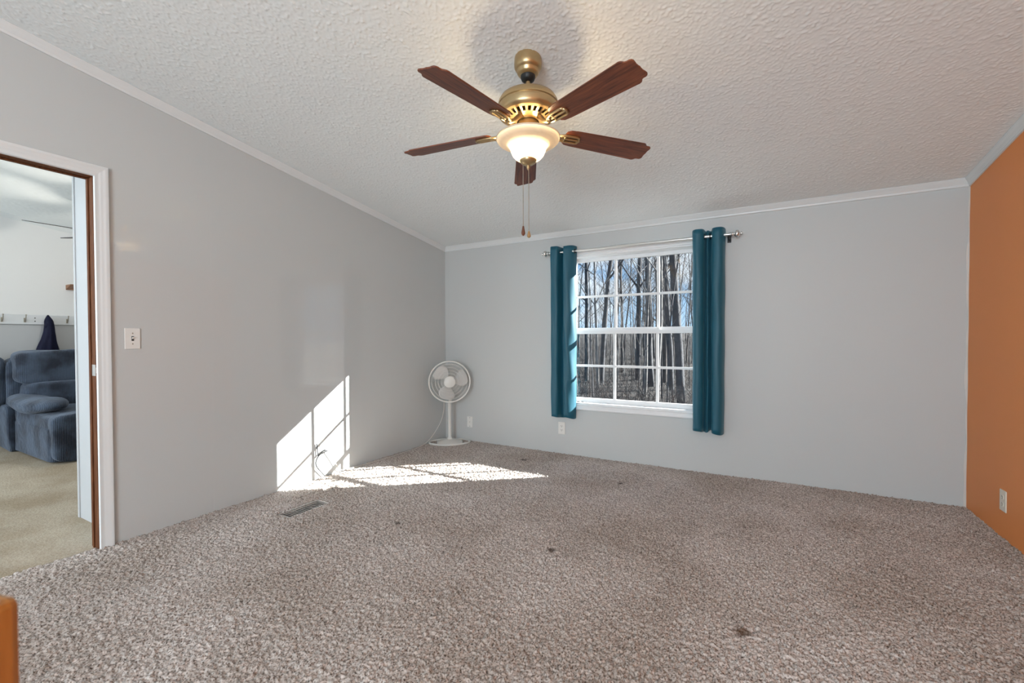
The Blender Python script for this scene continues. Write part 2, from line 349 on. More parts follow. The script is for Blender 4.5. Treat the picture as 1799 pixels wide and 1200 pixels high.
b = MB(); sloped_wall(b, W, W + .12, YR, .16, -.02); structure(b.build('wall_right', M_ORANGE))
RX0, RX1, RZ0, RZ1 = 2.1, 4.15, 0.60, 2.45             # opening of the added rear window (behind the camera)
HX0, HX1 = -3.3, -0.9  # opening of the added living room window, out of view
b = MB(); zt = ceil_z(YR) + .02
b.box(0, RX0, YR - .12, YR, -.02, zt); b.box(RX1, W, YR - .12, YR, -.02, zt); b.box(RX0, RX1, YR - .12, YR, -.02, RZ0); b.box(RX0, RX1, YR - .12, YR, RZ1, zt)
structure(b.build('wall_rear', M_WALL_B))

# popcorn ceiling
def popcorn(name, x0, x1, y0, y1, step, amp):
    xs = np.arange(x0, x1 + step, step); ys = np.arange(y0, y1 + step, step); X, Y = np.meshgrid(xs, ys)
    a = gauss(RNG.standard_normal(X.shape), 0.52); c = gauss(RNG.standard_normal(X.shape), 2.0)
    h = np.clip(a - 0.25 + 0.08 * c, 0, 2.2) + 0.12 * np.clip(a, -2, 0) + .4
    return structure(grid_mesh(name, X, Y, H0 - S * Y - (h - .6) * amp, M_PLASTER, flip=True))
popcorn('ceiling', -.02, W + .02, -3.9, .02, 0.0050, 0.0016)
b = MB(); b.add([(-.02, YR, ceil_z(YR)), (W + .02, YR, ceil_z(YR)), (W + .02, -3.89, ceil_z(-3.89)), (-.02, -3.89, ceil_z(-3.89))], [(0, 1, 2, 3)]); structure(b.build('ceiling', M_PLASTER, recalc=False))
b = MB(); sl = .18
b.add([(-4.2, YR - .12, ceil_z(YR) + .05), (W + .12, YR - .12, ceil_z(YR) + .05), (W + .12, .16, H0 + .03), (-4.2, .16, H0 + .03),
       (-4.2, YR - .12, ceil_z(YR) + .25), (W + .12, YR - .12, ceil_z(YR) + .25), (W + .12, .16, H0 + .25), (-4.2, .16, H0 + .25)],
      [(3, 2, 1, 0), (4, 5, 6, 7), (0, 1, 5, 4), (1, 2, 6, 5), (2, 3, 7, 6), (3, 0, 4, 7)])
structure(b.build('roof_light_block', M_WHITE_TRIM))  # unseen slab over both ceilings, added to block sky light and sun

# carpet
VX0, VX1, VY0, VY1 = 0.390, 0.520, -2.260, -1.955     # cut-out for the floor register
def carpet():
    step = 0.0045; xs = np.arange(-.02, W + .02, step); ys = np.arange(-3.85, .012, step); X, Y = np.meshgrid(xs, ys)
    n1 = gauss(RNG.standard_normal(X.shape), 0.66); n2 = RNG.standard_normal(X.shape); n3 = gauss(RNG.standard_normal(X.shape), 7); n4 = gauss(RNG.standard_normal(X.shape), 60)
    Z = 0.0030 * n1 + 0.0011 * n2 + 0.0006 * n3 + 0.0014 * n4
    inside = (Y > -2.42) & (Y < -1.74)
    Z += np.where(inside, -0.030 * np.exp(-((X - 0.262) / 0.010) ** 2) + 0.010 * np.exp(-((X - 0.320) / 0.03) ** 2), 0)
    hole = (X > VX0 - .018) & (X < VX1 + .005) & (Y > VY0 - .005) & (Y < VY1 + .020)
    Z = np.where(hole, -0.055, Z)
    return structure(grid_mesh('floor', X, Y, Z, M_CARPET))
carpet()
b = MB(); b.box(-.02, W + .02, YR, -3.845, -.05, 0); structure(b.build('floor', M_CARPET))

# living room beyond the doorway
XF = -4.0
b = MB(); b.box(XF - .1, -.035, YR, .0, -.06, -.004); structure(b.build('floor', M_HALL_CARPET))
b = MB(); sloped_wall(b, XF - .1, XF, YR, 0, -.02); structure(b.build('wall_far', M_HALL_WALL))
b = MB(); b.box(XF, 0, 0, .16, -.02, H0 + .02); structure(b.build('wall_back', M_HALL_WHITE))
b = MB(); b.box(XF - .1, HX0, YR - .12, YR, -.02, zt); b.box(HX1, 0, YR - .12, YR, -.02, zt); b.box(HX0, HX1, YR - .12, YR, -.02, RZ0); b.box(HX0, HX1, YR - .12, YR, RZ1, zt)
structure(b.build('wall_rear', M_HALL_WHITE))
popcorn('ceiling', XF - .02, -.08, YR + .0, .02, 0.012, 0.0012)
b = MB(); sloped_wall(b, -.675, -.08, -2.89, -1.2, -.02); structure(b.build('wall_partition', M_HALL_WHITE))
b = MB(); b.box(-.683, -.658, -2.897, -2.86, -.004, ceil_z(-2.87)); structure(b.build('trim_7', M_HALL_WHITE, bevel=.003))
b = MB(); b.box(XF, XF + .014, YR, 0, -.004, .13); structure(b.build('baseboard_far', M_WHITE_TRIM, bevel=.003))
b = MB(); sloped = lambda y: ceil_z(y)
b.add([(XF, YR, sloped(YR) - .045), (XF + .03, YR, sloped(YR)), (XF, YR, sloped(YR)), (XF, 0, sloped(0) - .045), (XF + .03, 0, sloped(0)), (XF, 0, sloped(0))], [(0, 1, 4, 3), (0, 2, 1), (3, 4, 5)])
structure(b.build('trim_8', M_WHITE_TRIM, recalc=False))

# crown moulding: profile in (out from wall, down from ceiling)
CP = [(0, 0), (.033, 0), (.035, .004), (.031, .010), (.026, .016), (.018, .024), (.013, .034), (.011, .036), (.011, .043), (.008, .049), (0, .049)]
def crown(name, fn, ts):
    b = MB(); b.sweep(None, [[fn(t, o, d) for o, d in CP] for t in ts]); return structure(b.build(name, M_WHITE_TRIM, smooth=True))
crown('trim_1', lambda t, o, d: ((1 - t) * o + t * (W - o), -o, ceil_z(-o) - d), (0, 1))
crown('trim_2', lambda t, o, d: (o, t * YR - (1 - t) * o, ceil_z(t * YR - (1 - t) * o) - d), (0, 1))
crown('trim_3', lambda t, o, d: (W - o, t * YR - (1 - t) * o, ceil_z(t * YR - (1 - t) * o) - d), (0, 1))
# wavy white caulk line where the orange paint meets the back wall
b = MB(); ring = []
for i in range(61):
    z = 2.106 * i / 60; w1 = .010 + .004 * math.sin(z * 9) + .003 * math.sin(z * 23 + 1); w2 = .004 + .002 * math.sin(z * 15 + 2)
    ring.append([(W - w1, 0, z), (W - w1, -.0025, z), (W - .004, -.004, z), (W - .0025, -w2, z), (W, -w2, z), (W, 0, z)])
b.sweep(None, ring); structure(b.build('trim_4', M_CAULK))

# doorway: white casing on this side and dark stained jamb
CW = .064
def casing_profile(k): return [(.003, 0), (.003, .011), (.006, .015), (.018, .013), (.026, .013), (.034, .017), (.046, .016), (.052, .019), (.062, .017), (.064, .012), (.064, 0)]
cp = casing_profile(0)
b = MB()
b.sweep(None, [[(o, DY1 + a, -.02) for a, o in cp], [(o, DY1 + a, DZ + a) for a, o in cp]])
b.sweep(None, [[(o, DY1 + a, DZ + a) for a, o in cp], [(o, DY0 - a, DZ + a) for a, o in cp]])
b.sweep(None, [[(o, DY0 - a, DZ + a) for a, o in cp], [(o, DY0 - a, -.02) for a, o in cp]])
d1 = empty('door_1', (0, 0, 0)); structure(d1)
b.build('casing', M_WHITE_TRIM, d1, smooth=True)
b = MB(); b.box(-.090, .0015, DY1, DY1 + .0178, -.02, DZ + .0178); b.box(-.090, .0015, DY0 - .0178, DY0, -.02, DZ + .0178); b.box(-.090, .0015, DY0, DY1, DZ, DZ + .0178)
b.box(-.060, -.046, DY1 - .006, DY1, -.02, DZ); b.box(-.060, -.046, DY0, DY0 + .006, -.02, DZ); b.box(-.060, -.046, DY0 + .006, DY1 - .006, DZ - .006, DZ)
b.build('jamb', M_JAMB, d1, bevel=.002)
b = MB(); b.box(-.042, .0018, DY1 - .0015, DY1 + .001, .93, .99); b.box(.0005, .0030, DY1 - .0015, DY1 + .004, .945, .975)
tag(b.build('strike_plate', M_CHROME, d1), 'worn metal strike plate')

# ------------------------------------------------------------------ window
w1 = empty('window_1'); structure(w1)
wc = [(0, 0), (0, .010), (.005, .014), (.016, .012), (.022, .016), (.036, .017), (.044, .021), (.052, .019), (.055, .012), (.055, 0)]
b = MB(); X0, X1, Z0, Z1 = WX0, WX1, WZ0, WZ1
P = lambda x, y, z: (x, y, z)
b.sweep(None, [[P(X0 - a, -o, Z0 - a) for a, o in wc], [P(X0 - a, -o, Z1 + a) for a, o in wc]])
b.sweep(None, [[P(X0 - a, -o, Z1 + a) for a, o in wc], [P(X1 + a, -o, Z1 + a) for a, o in wc]])
b.sweep(None, [[P(X1 + a, -o, Z1 + a) for a, o in wc], [P(X1 + a, -o, Z0 - a) for a, o in wc]])
b.sweep(None, [[P(X1 + a, -o, Z0 - a) for a, o in wc], [P(X0 - a, -o, Z0 - a) for a, o in wc]])
b.build('window_casing', M_VINYL, w1, smooth=True)
b = MB()                                              # liner of the opening
b.box(X0 - .002, X0 + .010, .0, .17, Z0, Z1); b.box(X1 - .010, X1 + .002, .0, .17, Z0, Z1); b.box(X0, X1, .0, .17, Z1 - .010, Z1 + .002); b.box(X0, X1, .0, .17, Z0 - .002, Z0 + .012)
b.build('window_frame', M_VINYL, w1)
gx0, gx1 = 1.527, 2.692; zlo, zmid0, zmid1, zhi = .548, 1.168, 1.215, 1.868
MX = (1.915, 2.304)
def sash(name, y, z0, z1, zm, rail_b, rail_t, my):
    b = MB(); t = .030
    b.box(X0 + .010, gx0, y, y + t, z0 - rail_b, z1 + rail_t); b.box(gx1, X1 - .010, y, y + t, z0 - rail_b, z1 + rail_t)
    b.box(gx0, gx1, y, y + t, z0 - rail_b, z0); b.box(gx0, gx1, y, y + t, z1, z1 + rail_t)
    o = b.build(name, M_VINYL, w1, bevel=.003)
    b = MB()
    for x in MX: b.box(x - .0118, x + .0118, y + my, y + my + .016, z0, z1)
    b.box(gx0, gx1, y + my + .001, y + my + .015, zm - .0108, zm + .0108)
    b.build('muntin', M_VINYL, o, bevel=.002)
    b = MB(); b.box(gx0 - .004, gx1 + .004, y + .013, y + .017, z0 - .004, z1 + .004); b.build('glass_pane', M_GLASS, o)
    return o
sash('upper_sash', .125, zmid1 + .012, zhi, 1.530, .036, .034, .005)
sash('lower_sash', .090, zlo, zmid0, .860, .040, .034, .005)
b = MB(); b.box(2.28, 2.33, .072, .092, zmid0 + .034, zmid0 + .046); b.box(2.30, 2.325, .066, .088, zmid0 + .046, zmid0 + .054); b.build('sash_lock', M_VINYL, w1, bevel=.002)
b = MB()
for x in (1.56, 1.60): b.box(x, x + .022, .055, .060, Z0 + .0125, Z0 + .0165)
b.build('weep_slot', M_SLOT, w1)
w2 = empty('window_added'); structure(w2)  # unseen windows added around the fill lamps of both rooms
for nm, (x0, x1), m_ in (('window_frame', (RX0, RX1), M_VINYL), ('window_frame', (HX0, HX1), M_VINYL)):
    b = MB()
    b.box(x0, x0 + .04, YR - .12, YR + .015, RZ0, RZ1); b.box(x1 - .04, x1, YR - .12, YR + .015, RZ0, RZ1); b.box(x0, x1, YR - .12, YR + .015, RZ0, RZ0 + .04); b.box(x0, x1, YR - .12, YR + .015, RZ1 - .04, RZ1)
    b.box((x0 + x1) / 2 - .02, (x0 + x1) / 2 + .02, YR - .10, YR - .05, RZ0, RZ1)
    b.build(nm, m_, w2)

# ------------------------------------------------------------------ curtains and rod
RY, RZ_ = -.085, 1.944
rod = empty('curtain_rod', (2.1, RY, RZ_)); tag(rod, 'thin brushed nickel curtain rod with ball finials over the window', 'curtain rod')
def local(o, x, y, z): return T(-o.location.x, -o.location.y, -o.location.z) @ T(x, y, z)
b = MB(); b.tube([(1.325 - 2.1, 0, 0), (2.02 - 2.1, 0, 0)], .0105, 14); b.build('rod_tube', M_CHROME, rod, smooth=True)
b = MB(); b.tube([(2.0 - 2.1, 0, 0), (2.905 - 2.1, 0, 0)], .0125, 14); b.tube([(1.985 - 2.1, 0, 0), (2.015 - 2.1, 0, 0)], .0145, 14); b.build('rod_sleeve', M_CHROME, rod, smooth=True)
for sx, x in ((-1, 1.325), (1, 2.905)):
    b = MB(); Mt = T(x - 2.1, 0, 0) @ Ry(sx * PI / 2) @ Matrix.Diagonal((1.42, 1.42, 1.0, 1))
    b.lathe([(0, -.004), (.010, -.004), (.014, .002), (.014, .008), (.009, .012), (.006, .018), (.010, .021), (.018, .028), (.0215, .038), (.0195, .048), (.012, .056), (.006, .059), (.0055, .064), (.009, .068), (.009, .074), (.004, .078), (0, .078)], 24, Mt)
    b.build('finial', M_CHROME, rod, smooth='full')
for x in (1.355, 2.885):
    b = MB(); b.box(x - 2.1 - .008, x - 2.1 + .008, -.002, -RY - .003, -.035, -.014); b.box(x - 2.1 - .014, x - 2.1 + .014, -RY - .006, -RY, -.05, .03)
    b.tube([(x - 2.1, -.013, -.016), (x - 2.1, 0, -.011), (x - 2.1, .013, -.014)], .004, 6); b.tube([(x - 2.1, .0, -.012), (x - 2.1, .0, -.046)], .005, 8)
    b.build('bracket', M_DARK_METAL, rod, bevel=.0015)

def curtain(name, path, z0, z1, grom, label):
    pts = spline([(x, y, 0) for x, y in path], 7); n = len(pts); rows = 44
    o = empty(name, (path[0][0], RY, z0)); tag(o, label, 'curtain', 'teal curtains on the rod')
    v = []; f = []
    for r in range(rows + 1):
        u = r / rows; z = z0 + (z1 - z0) * u
        for i, p in enumerate(pts):
            s_ = i / n
            amp = 1.0 + .10 * (1 - u) * math.sin(9 * s_ + 2) + .05 * math.sin(u * 7 + s_ * 5)
            x = p.x + .006 * (1 - u) * math.sin(s_ * 11 + 1) + .0015 * math.sin(u * 23 + s_ * 17)
            y = RY + (p.y - RY) * amp + .002 * math.sin(u * 17 + s_ * 23)
            zz = z + (.010 * math.sin(s_ * 12.0) * (1 if r == 0 else 0)) + (0.004 * math.sin(s_ * 9) if r == rows else 0)
            v.append((x - path[0][0], min(y, -.006) - RY, zz - z0))
    for r in range(rows):
        for i in range(n - 1): f.append((r * n + i, r * n + i + 1, (r + 1) * n + i + 1, (r + 1) * n + i))
    b = MB(); b.add(v, f); c = b.build('panel', M_CURTAIN, o, smooth='full')
    sd = c.modifiers.new('thickness', 'SOLIDIFY'); sd.thickness = .0022; sd.offset = 0
    for gx in grom:
        b = MB(); ring = [(0, .021 * math.cos(a), .021 * math.sin(a)) for a in [2 * PI * k / 20 for k in range(20)]]
        b.tube(ring, .0035, 6, T(gx - path[0][0], 0, RZ_ - z0), closed=True)
        b.build('grommet', M_DARK_METAL, o, smooth='full')
    return o
curtain('curtain', [(1.352, -.055), (1.362, -.128), (1.392, -.137), (1.430, -.125), (1.446, -.060), (1.462, -.040), (1.478, -.060), (1.488, -.120), (1.505, -.126), (1.534, -.118), (1.562, -.098), (1.580, -.068), (1.588, -.030)],
        .372, 1.994, (1.438, 1.484, 1.592), 'narrower teal grommet curtain at the left side of the window, edge lit by sun')
curtain('curtain', [(2.612, -.030), (2.622, -.105), (2.640, -.138), (2.672, -.140), (2.700, -.118), (2.708, -.060), (2.714, -.036), (2.720, -.050), (2.726, -.078), (2.734, -.086), (2.742, -.060), (2.752, -.036), (2.762, -.070), (2.772, -.125), (2.800, -.141), (2.832, -.134), (2.850, -.100), (2.858, -.045)],
        .358, 1.997, (2.706, 2.750, 2.846), 'wider teal grommet curtain at the right side of the window')

# ------------------------------------------------------------------ ceiling fan
FX, FY, BZ = 2.134, -2.100, 2.085
CZ = ceil_z(FY)
fan = empty('ceiling_fan', (FX, FY, CZ)); tag(fan, 'brass ceiling fan with five walnut blades and a lit glass bowl', 'ceiling fan')
def fz(z): return z - CZ
tilt = Rx(-math.atan(S))
b = MB(); b.lathe([(.062, .012), (.064, .0), (.065, -.022), (.064, -.040), (.059, -.049), (.054, -.052), (.051, -.056), (.051, -.066), (.046, -.073), (.036, -.078), (.034, -.079)], 40); b.build('canopy', M_BRASS, fan, smooth=True)
b = MB(); b.lathe([(.0345, -.074), (.035, -.086), (.029, -.100), (.016, -.106), (0, -.107)], 28); b.build('hanger_ball', M_BLACK, fan, smooth='full')
b = MB(); b.tube([(0, 0, -.10), (0, 0, fz(2.270))], .0105, 16); b.build('downrod', M_BRASS, fan, smooth=True)
b = MB(); b.lathe([(.0105, fz(2.290)), (.018, fz(2.289)), (.020, fz(2.279)), (.060, fz(2.277)), (.105, fz(2.268)), (.130, fz(2.255)), (.1400, fz(2.238)), (.1415, fz(2.224)), (.137, fz(2.221)), (.137, fz(2.217)), (.1415, fz(2.213)), (.142, fz(2.190)), (.138, fz(2.178)), (.126, fz(2.170))], 56)
b.build('motor_housing', M_BRASS, fan, smooth=True)
b = MB(); NV = 26                                      # slotted ring beneath the motor
for k in range(NV):
    a = 2 * PI * k / NV; w_ = 2 * PI / NV
    b.lathe([(.118, fz(2.166)), (.090, fz(2.156))], 2, Rz(a), 0, w_ * .44); b.lathe([(.118, fz(2.170)), (.090, fz(2.160))], 2, Rz(a), 0, w_ * .44)
    for e in (0, w_ * .44):
        ca, sa = math.cos(a + e), math.sin(a + e)
        b.add([(.118 * ca, .118 * sa, fz(2.166)), (.090 * ca, .090 * sa, fz(2.156)), (.090 * ca, .090 * sa, fz(2.160)), (.118 * ca, .118 * sa, fz(2.170))], [(0, 1, 2, 3)])
b.lathe([(.128, fz(2.1705)), (.117, fz(2.1655)), (.117, fz(2.170))], 56); b.lathe([(.091, fz(2.160)), (.091, fz(2.1562)), (.072, fz(2.148)), (.066, fz(2.146)), (.052, fz(2.146))], 56)
b.build('vent_ring', M_BRASS, fan, smooth=True)
b = MB(); b.lathe([(.128, fz(2.180)), (.08, fz(2.172)), (.04, fz(2.170))], 40); b.build('motor_core', M_BRASS_DARK, fan)
b = MB(); b.lathe([(.0, fz(2.150)), (.046, fz(2.150)), (.048, fz(2.146)), (.048, fz(2.088)), (.052, fz(2.082)), (.058, fz(2.072)), (.0, fz(2.072))], 40); b.build('switch_housing', M_BRASS, fan, smooth=True)
b = MB()
bp = [(.150, fz(2.0705)), (.148, fz(2.061)), (.141, fz(2.054)), (.125, fz(2.0475)), (.106, fz(2.043)), (.093, fz(2.037)), (.086, fz(2.026)), (.081, fz(2.010)), (.074, fz(1.993)), (.062, fz(1.979)), (.048, fz(1.970)), (.034, fz(1.966)), (0, fz(1.965))]
b.lathe(bp, 56); bowl = b.build('glass_bowl', M_BOWL, fan, smooth='full', recalc=False)
b = MB(); b.tube([(.1495 * math.cos(a), .1495 * math.sin(a), fz(2.0705)) for a in [2 * PI * k / 56 for k in range(56)]], .0032, 8, closed=True); b.build('rim', M_BOWL, bowl, smooth='full')
b = MB(); b.lathe([(.040, fz(1.975)), (.0405, fz(1.967)), (.036, fz(1.957)), (.024, fz(1.948)), (.012, fz(1.944)), (.007, fz(1.942)), (.009, fz(1.938)), (.008, fz(1.932)), (.005, fz(1.928)), (.005, fz(1.924)), (0, fz(1.922))], 32); b.build('bowl_cap', M_BRASS, fan, smooth='full')
b = MB(); b.tube([(0, 0, fz(2.075)), (0, 0, fz(1.944))], .004, 8); b.build('centre_stem', M_BRASS, fan)
BLADE = [(.185, -.020), (.190, -.040), (.205, -.051), (.240, -.055), (.582, -.0655), (.598, -.0665), (.608, -.064), (.614, -.058), (.619, -.0525), (.627, -.0505), (.637, -.0505), (.645, -.047), (.649, -.040), (.6485, -.030), (.646, -.018), (.6465, -.008), (.648, 0)]
BLADE = BLADE + [(x, -y) for x, y in BLADE[-2::-1]]
blade_me = iron_me = None
for k, ang in enumerate((119.0, 47.0, -25.0, -97.0, -169.0)):
    # the blade hangs on its iron a little below the motor and droops slightly outward, pitched 12 degrees
    Mb = Rz(math.radians(ang)) @ T(0, 0, fz(BZ + .026)) @ Ry(math.radians(2.4)) @ Rx(math.radians(-12))
    if blade_me is None:
        b = MB(); b.prism(BLADE, -.003, .003); bo = b.build('blade', M_BLADE, fan, bevel=.0012)
        blade_me = bo.data
        b = MB()
        for s_ in (-1, 0, 1):                          # three fingers, cross bars and arm of the blade iron
            b.tube([(.155, s_ * .012, -.010), (.185, s_ * .021, -.0075), (.245, s_ * .022, -.0065), (.262, s_ * .016, -.0065)], .0062, 8)
        b.tube([(.188, -.021, -.008), (.188, .021, -.008)], .006, 8); b.tube([(.256, -.019, -.007), (.266, 0, -.007), (.256, .019, -.007)], .006, 8)
        b.tube([(.062, 0, .046), (.085, 0, .032), (.115, 0, .004), (.140, 0, -.009), (.165, 0, -.010)], [.011, .011, .010, .010, .012], 10)
        io = b.build('blade_iron', M_BRASS, bo, smooth='full'); iron_me = io.data
    else:
        bo = bpy.data.objects.new('blade', blade_me); COL.objects.link(bo); bo.parent = fan
        bv = bo.modifiers.new('bevel', 'BEVEL'); bv.width = .0012; bv.segments = 2; bv.limit_method = 'ANGLE'
        io = bpy.data.objects.new('blade_iron', iron_me); COL.objects.link(io); io.parent = bo
    bo.matrix_local = Mb
for (dx, dy, z0, z1, m_, ln) in ((-.022, -.010, 1.975, 1.658, M_PULL_DARK, .044), (.004, -.002, 1.925, 1.632, M_PULL_LIGHT, .030)):
    b = MB(); b.tube([(dx, dy, fz(z0)), (dx, dy, fz(z1))], .0013, 6)
    nb = 46
    for i in range(nb): b.lathe([(0, .0022), (.0019, .0011), (.0022, 0), (.0019, -.0011), (0, -.0022)], 6, T(dx, dy, fz(z0 + (z1 - z0) * i / nb)))
    c = b.build('pull_chain', M_CHAIN, fan)
    b = MB(); b.lathe([(0, .002), (.0035, 0), (.0045, -.004), (.0092, -ln * .72), (.0088, -ln * .85), (.004, -ln * 1.02), (0, -ln * 1.06)], 12, T(dx, dy, fz(z1)))
    tag(b.build('pull', m_, c, smooth='full'), 'dark wooden teardrop pull' if m_ is M_PULL_DARK else 'light wooden teardrop pull')
for bx, by in ((.045, .030), (-.045, -.030)): lamp('ceiling_fan_bulb', 'POINT', (FX + bx, FY + by, 2.020), BULB / 2, (1.0, 0.76, 0.44), radius=.026)

# ------------------------------------------------------------------ pedestal fan in the corner
PX, PY = .195, -.185
pf = empty('pedestal_fan', (PX, PY, 0), math.radians(-52)); tag(pf, 'white round pedestal fan standing in the corner on the carpet', 'pedestal fan')
# local +x looks into the room towards the door side of the window
b = MB(); rim = [(.145 * math.cos(a), .215 * math.sin(a), .014) for a in [2 * PI * k / 56 for k in range(56)]]
b.tube(rim, .0105, 8, closed=True)
nx_, ny_ = 24, 32; v = []; f = []
for i in range(ny_ + 1):
    u = -1 + 2 * i / ny_; yy = .135 * u; wx = .147 * math.sqrt(max(0, 1 - (yy / .217) ** 2))
    for j in range(nx_ + 1):
        t = -1 + 2 * j / nx_; rr = max(abs(u) ** 2.2, abs(t) ** 2.0); d_ = math.hypot(u, t)
        v.append((wx * t, yy * (1 - .28 * (1 - t * t) * abs(u) ** 2 * 0), .016 + .036 * max(0, 1 - d_ * d_ * .75) ** 1.3))
for i in range(ny_):
    for j in range(nx_): q = i * (nx_ + 1) + j; f.append((q, q + 1, q + nx_ + 2, q + nx_ + 1))
b.add(v, f); ob = b.build('base', M_FAN, pf, smooth='full'); sd = ob.modifiers.new('thickness', 'SOLIDIFY'); sd.thickness = .008
b = MB(); b.lathe([(.034, .040), (.030, .056), (.021, .066), (.0195, .075), (.0195, .44), (.0215, .445), (.0215, .50), (.017, .51), (.0, .51)], 24, T(-.0, 0, 0)); b.build('pole', M_FAN, pf, smooth=True)
HZ = .672; head = T(.075, 0, HZ) @ Ry(PI / 2 - math.radians(2))   # lathe axis z -> local +x
b = MB(); b.lathe([(0, -.175), (.035, -.172), (.058, -.150), (.066, -.110), (.068, -.070), (.060, -.055), (0, -.055)], 32, head); b.box(-.05, .0, -.022, .022, HZ - .19, HZ - .04); b.build('motor_housing', M_FAN, pf, smooth=True)
RG = .222
b = MB(); b.lathe([(RG - .011, -.012), (RG - .002, -.014), (RG + .002, 0), (RG - .002, .014), (RG - .013, .013), (RG - .013, -.010)], 72, head); b.build('guard_ring', M_FAN, pf, smooth=True)
def guard(sgn, nm):
    b = MB(); prof = [(.055, .062), (.10, .058), (.16, .045), (.20, .022), (RG - .008, .002)]
    for k in range(84):
        a = 2 * PI * k / 84; sw = .22
        b.tube([(r * math.cos(a + sw * (RG - r) / RG), r * math.sin(a + sw * (RG - r) / RG), sgn * h) for r, h in prof], .00085, 4, head, caps=False)
    for r, h in ((.088, .0595), (.118, .0545), (.150, .048), (.185, .0325)):
        b.tube([(r * math.cos(2 * PI * i / 64), r * math.sin(2 * PI * i / 64), sgn * h) for i in range(64)], .0016, 6, head, closed=True)
    return b.build(nm, M_FAN, pf)
guard(1, 'front_guard'); guard(-1, 'rear_guard')
b = MB(); b.lathe([(.060, .055), (.060, .066), (.052, .071), (0, .072)], 36, head); b.build('hub_badge', M_FAN, pf, smooth=True)
b = MB(); b.lathe([(.042, -.04), (.042, .03), (.036, .040), (0, .042)], 28, head)
bl = b.build('blade_hub', M_FAN, pf, smooth=True)
for k in range(3):
    v = []; f = []; a0 = 2 * PI * k / 3 + math.radians(96)
    for i in range(11):
        r = .035 + (.192 - .035) * i / 10; half = (.30 + .34 * math.sin(PI * min(1, i / 10 * .80 + .05))) * (1 if i < 9 else (.93 if i == 9 else .78))
        for j in range(9):
            t = -1 + 2 * j / 8; a = a0 + t * half + .25 * (i / 10)
            v.append((r * math.cos(a), r * math.sin(a), -.005 - .026 * t))
    for i in range(10):
        for j in range(8): q = i * 9 + j; f.append((q, q + 1, q + 10, q + 9))
    b = MB(); b.add(v, f, head); bo = b.build('blade', M_FAN_BLADE, pf, smooth='full'); sd = bo.modifiers.new('thickness', 'SOLIDIFY'); sd.thickness = .003
inv = (T(PX, PY, 0) @ Rz(math.radians(-52))).inverted()
cw = spline([(.135, -.205, .44), (.140, -.215, .36), (.125, -.24, .25), (.095, -.30, .14), (.060, -.38, .05), (.045, -.50, .010), (.055, -.70, .010), (.060, -.95, .010), (.045, -1.18, .010), (.024, -1.36, .010), (.022, -1.46, .020), (.022, -1.50, .070), (.022, -1.54, .135), (.020, -1.585, .200), (.018, -1.60, .214)], 8)
b = MB(); b.tube(cw, .0032, 6, inv); b.build('cord', M_CORD, pf, smooth='full')
b = MB(); b.cbox((.020, -1.603, .216), (.022, .026, .020), inv); tag(b.build('plug', M_GREY_CORD, pf, bevel=.003), 'grey plug at the end of the white cord')

# loose dark cable on the sunlit wall
cb = empty('wall_cable', (.0, -1.65, .0)); tag(cb, 'looped dark grey cable with a connector hanging on the sunlit left wall', 'cable')
O = T(0, 1.65, 0)
b = MB(); b.tube(spline([(.020, -1.622, .212), (.022, -1.645, .207), (.022, -1.672, .190), (.024, -1.697, .150), (.024, -1.692, .110), (.022, -1.655, .060), (.020, -1.612, .010)], 8), .0042, 8, O); b.build('cable', M_GREY_CORD, cb, smooth='full')
b = MB(); b.tube([(.020, -1.616, .213), (.021, -1.640, .209)], [.011, .009], 10, O); b.tube([(.021, -1.640, .209), (.022, -1.672, .190)], [.008, .0055], 10, O); b.build('connector', M_DARK_METAL, cb, smooth=True)
b = MB(); b.tube([(.012, -1.679, .288), (.010, -1.674, .24), (.014, -1.668, .178)], .0042, 8, O); b.build('antenna_stub', M_GREY_CORD, cb, smooth=True)
b = MB(); b.lathe([(0, .006), (.010, .005), (.014, .0)], 14, O @ T(0, -1.638, .257) @ Ry(PI / 2)); b.cbox((.006, -1.632, .257), (.006, .006, .006), O); b.build('wall_clip', M_PLATE, cb, smooth=True)

# ------------------------------------------------------------------ wall plates
def plate(name, M, label, cat, kind, m_=M_PLATE, h=.118, w=.072):
    o = empty(name); o.matrix_world = M; tag(o, label, cat)
    # local x along the wall, z up, -y out of the wall
    b = MB(); b.box(-w / 2, w / 2, -.006, 0, -h / 2, h / 2); b.build('cover', m_, o, bevel=.003)
    if kind == 'duplex':
        for s_ in (-1, 1):
            b = MB(); b.prism([(.015 * math.cos(a), max(-.0125, min(.0125, .0165 * math.sin(a)))) for a in [2 * PI * k / 24 for k in range(24)]], 0, .0015, T(0, -.006, s_ * .0195) @ Rx(PI / 2)); r_ = b.build('socket', m_, o)
            b = MB()
            for q in (-.0063, .0063): b.box(q - .0013, q + .0013, -.0078, -.007, s_ * .0195 - .001, s_ * .0195 + .008)
            b.box(-.0025, .0025, -.0078, -.007, s_ * .0195 - .009, s_ * .0195 - .0045); b.build('slots', M_SLOT, r_)
    if kind == 'switch':
        b = MB(); b.box(-.0055, .0055, -.0072, -.0055, -.013, .013); b.build('slot', M_SLOT, o)
        b = MB(); b.box(-.004, .004, -.016, -.004, -.004, .004, T(0, -.001, -.002) @ Rx(math.radians(-32))); b.build('toggle', m_, o, bevel=.001)
    if kind in ('switch', 'blank'):
        for s_ in ((-1, 1) if kind == 'switch' else (-1, 0, 1)):
            b = MB(); b.lathe([(0, .0015), (.003, .001), (.0035, 0)], 10, T(0, -.006, s_ * (.030 if kind == 'switch' else .046)) @ Rx(PI / 2)); b.build('screw', M_SLOT if kind == 'blank' else M_CHAIN, o)
    return o
plate('outlet', T(1.421, 0, .249), 'white duplex outlet on the back wall below the left curtain', 'outlet', 'duplex')
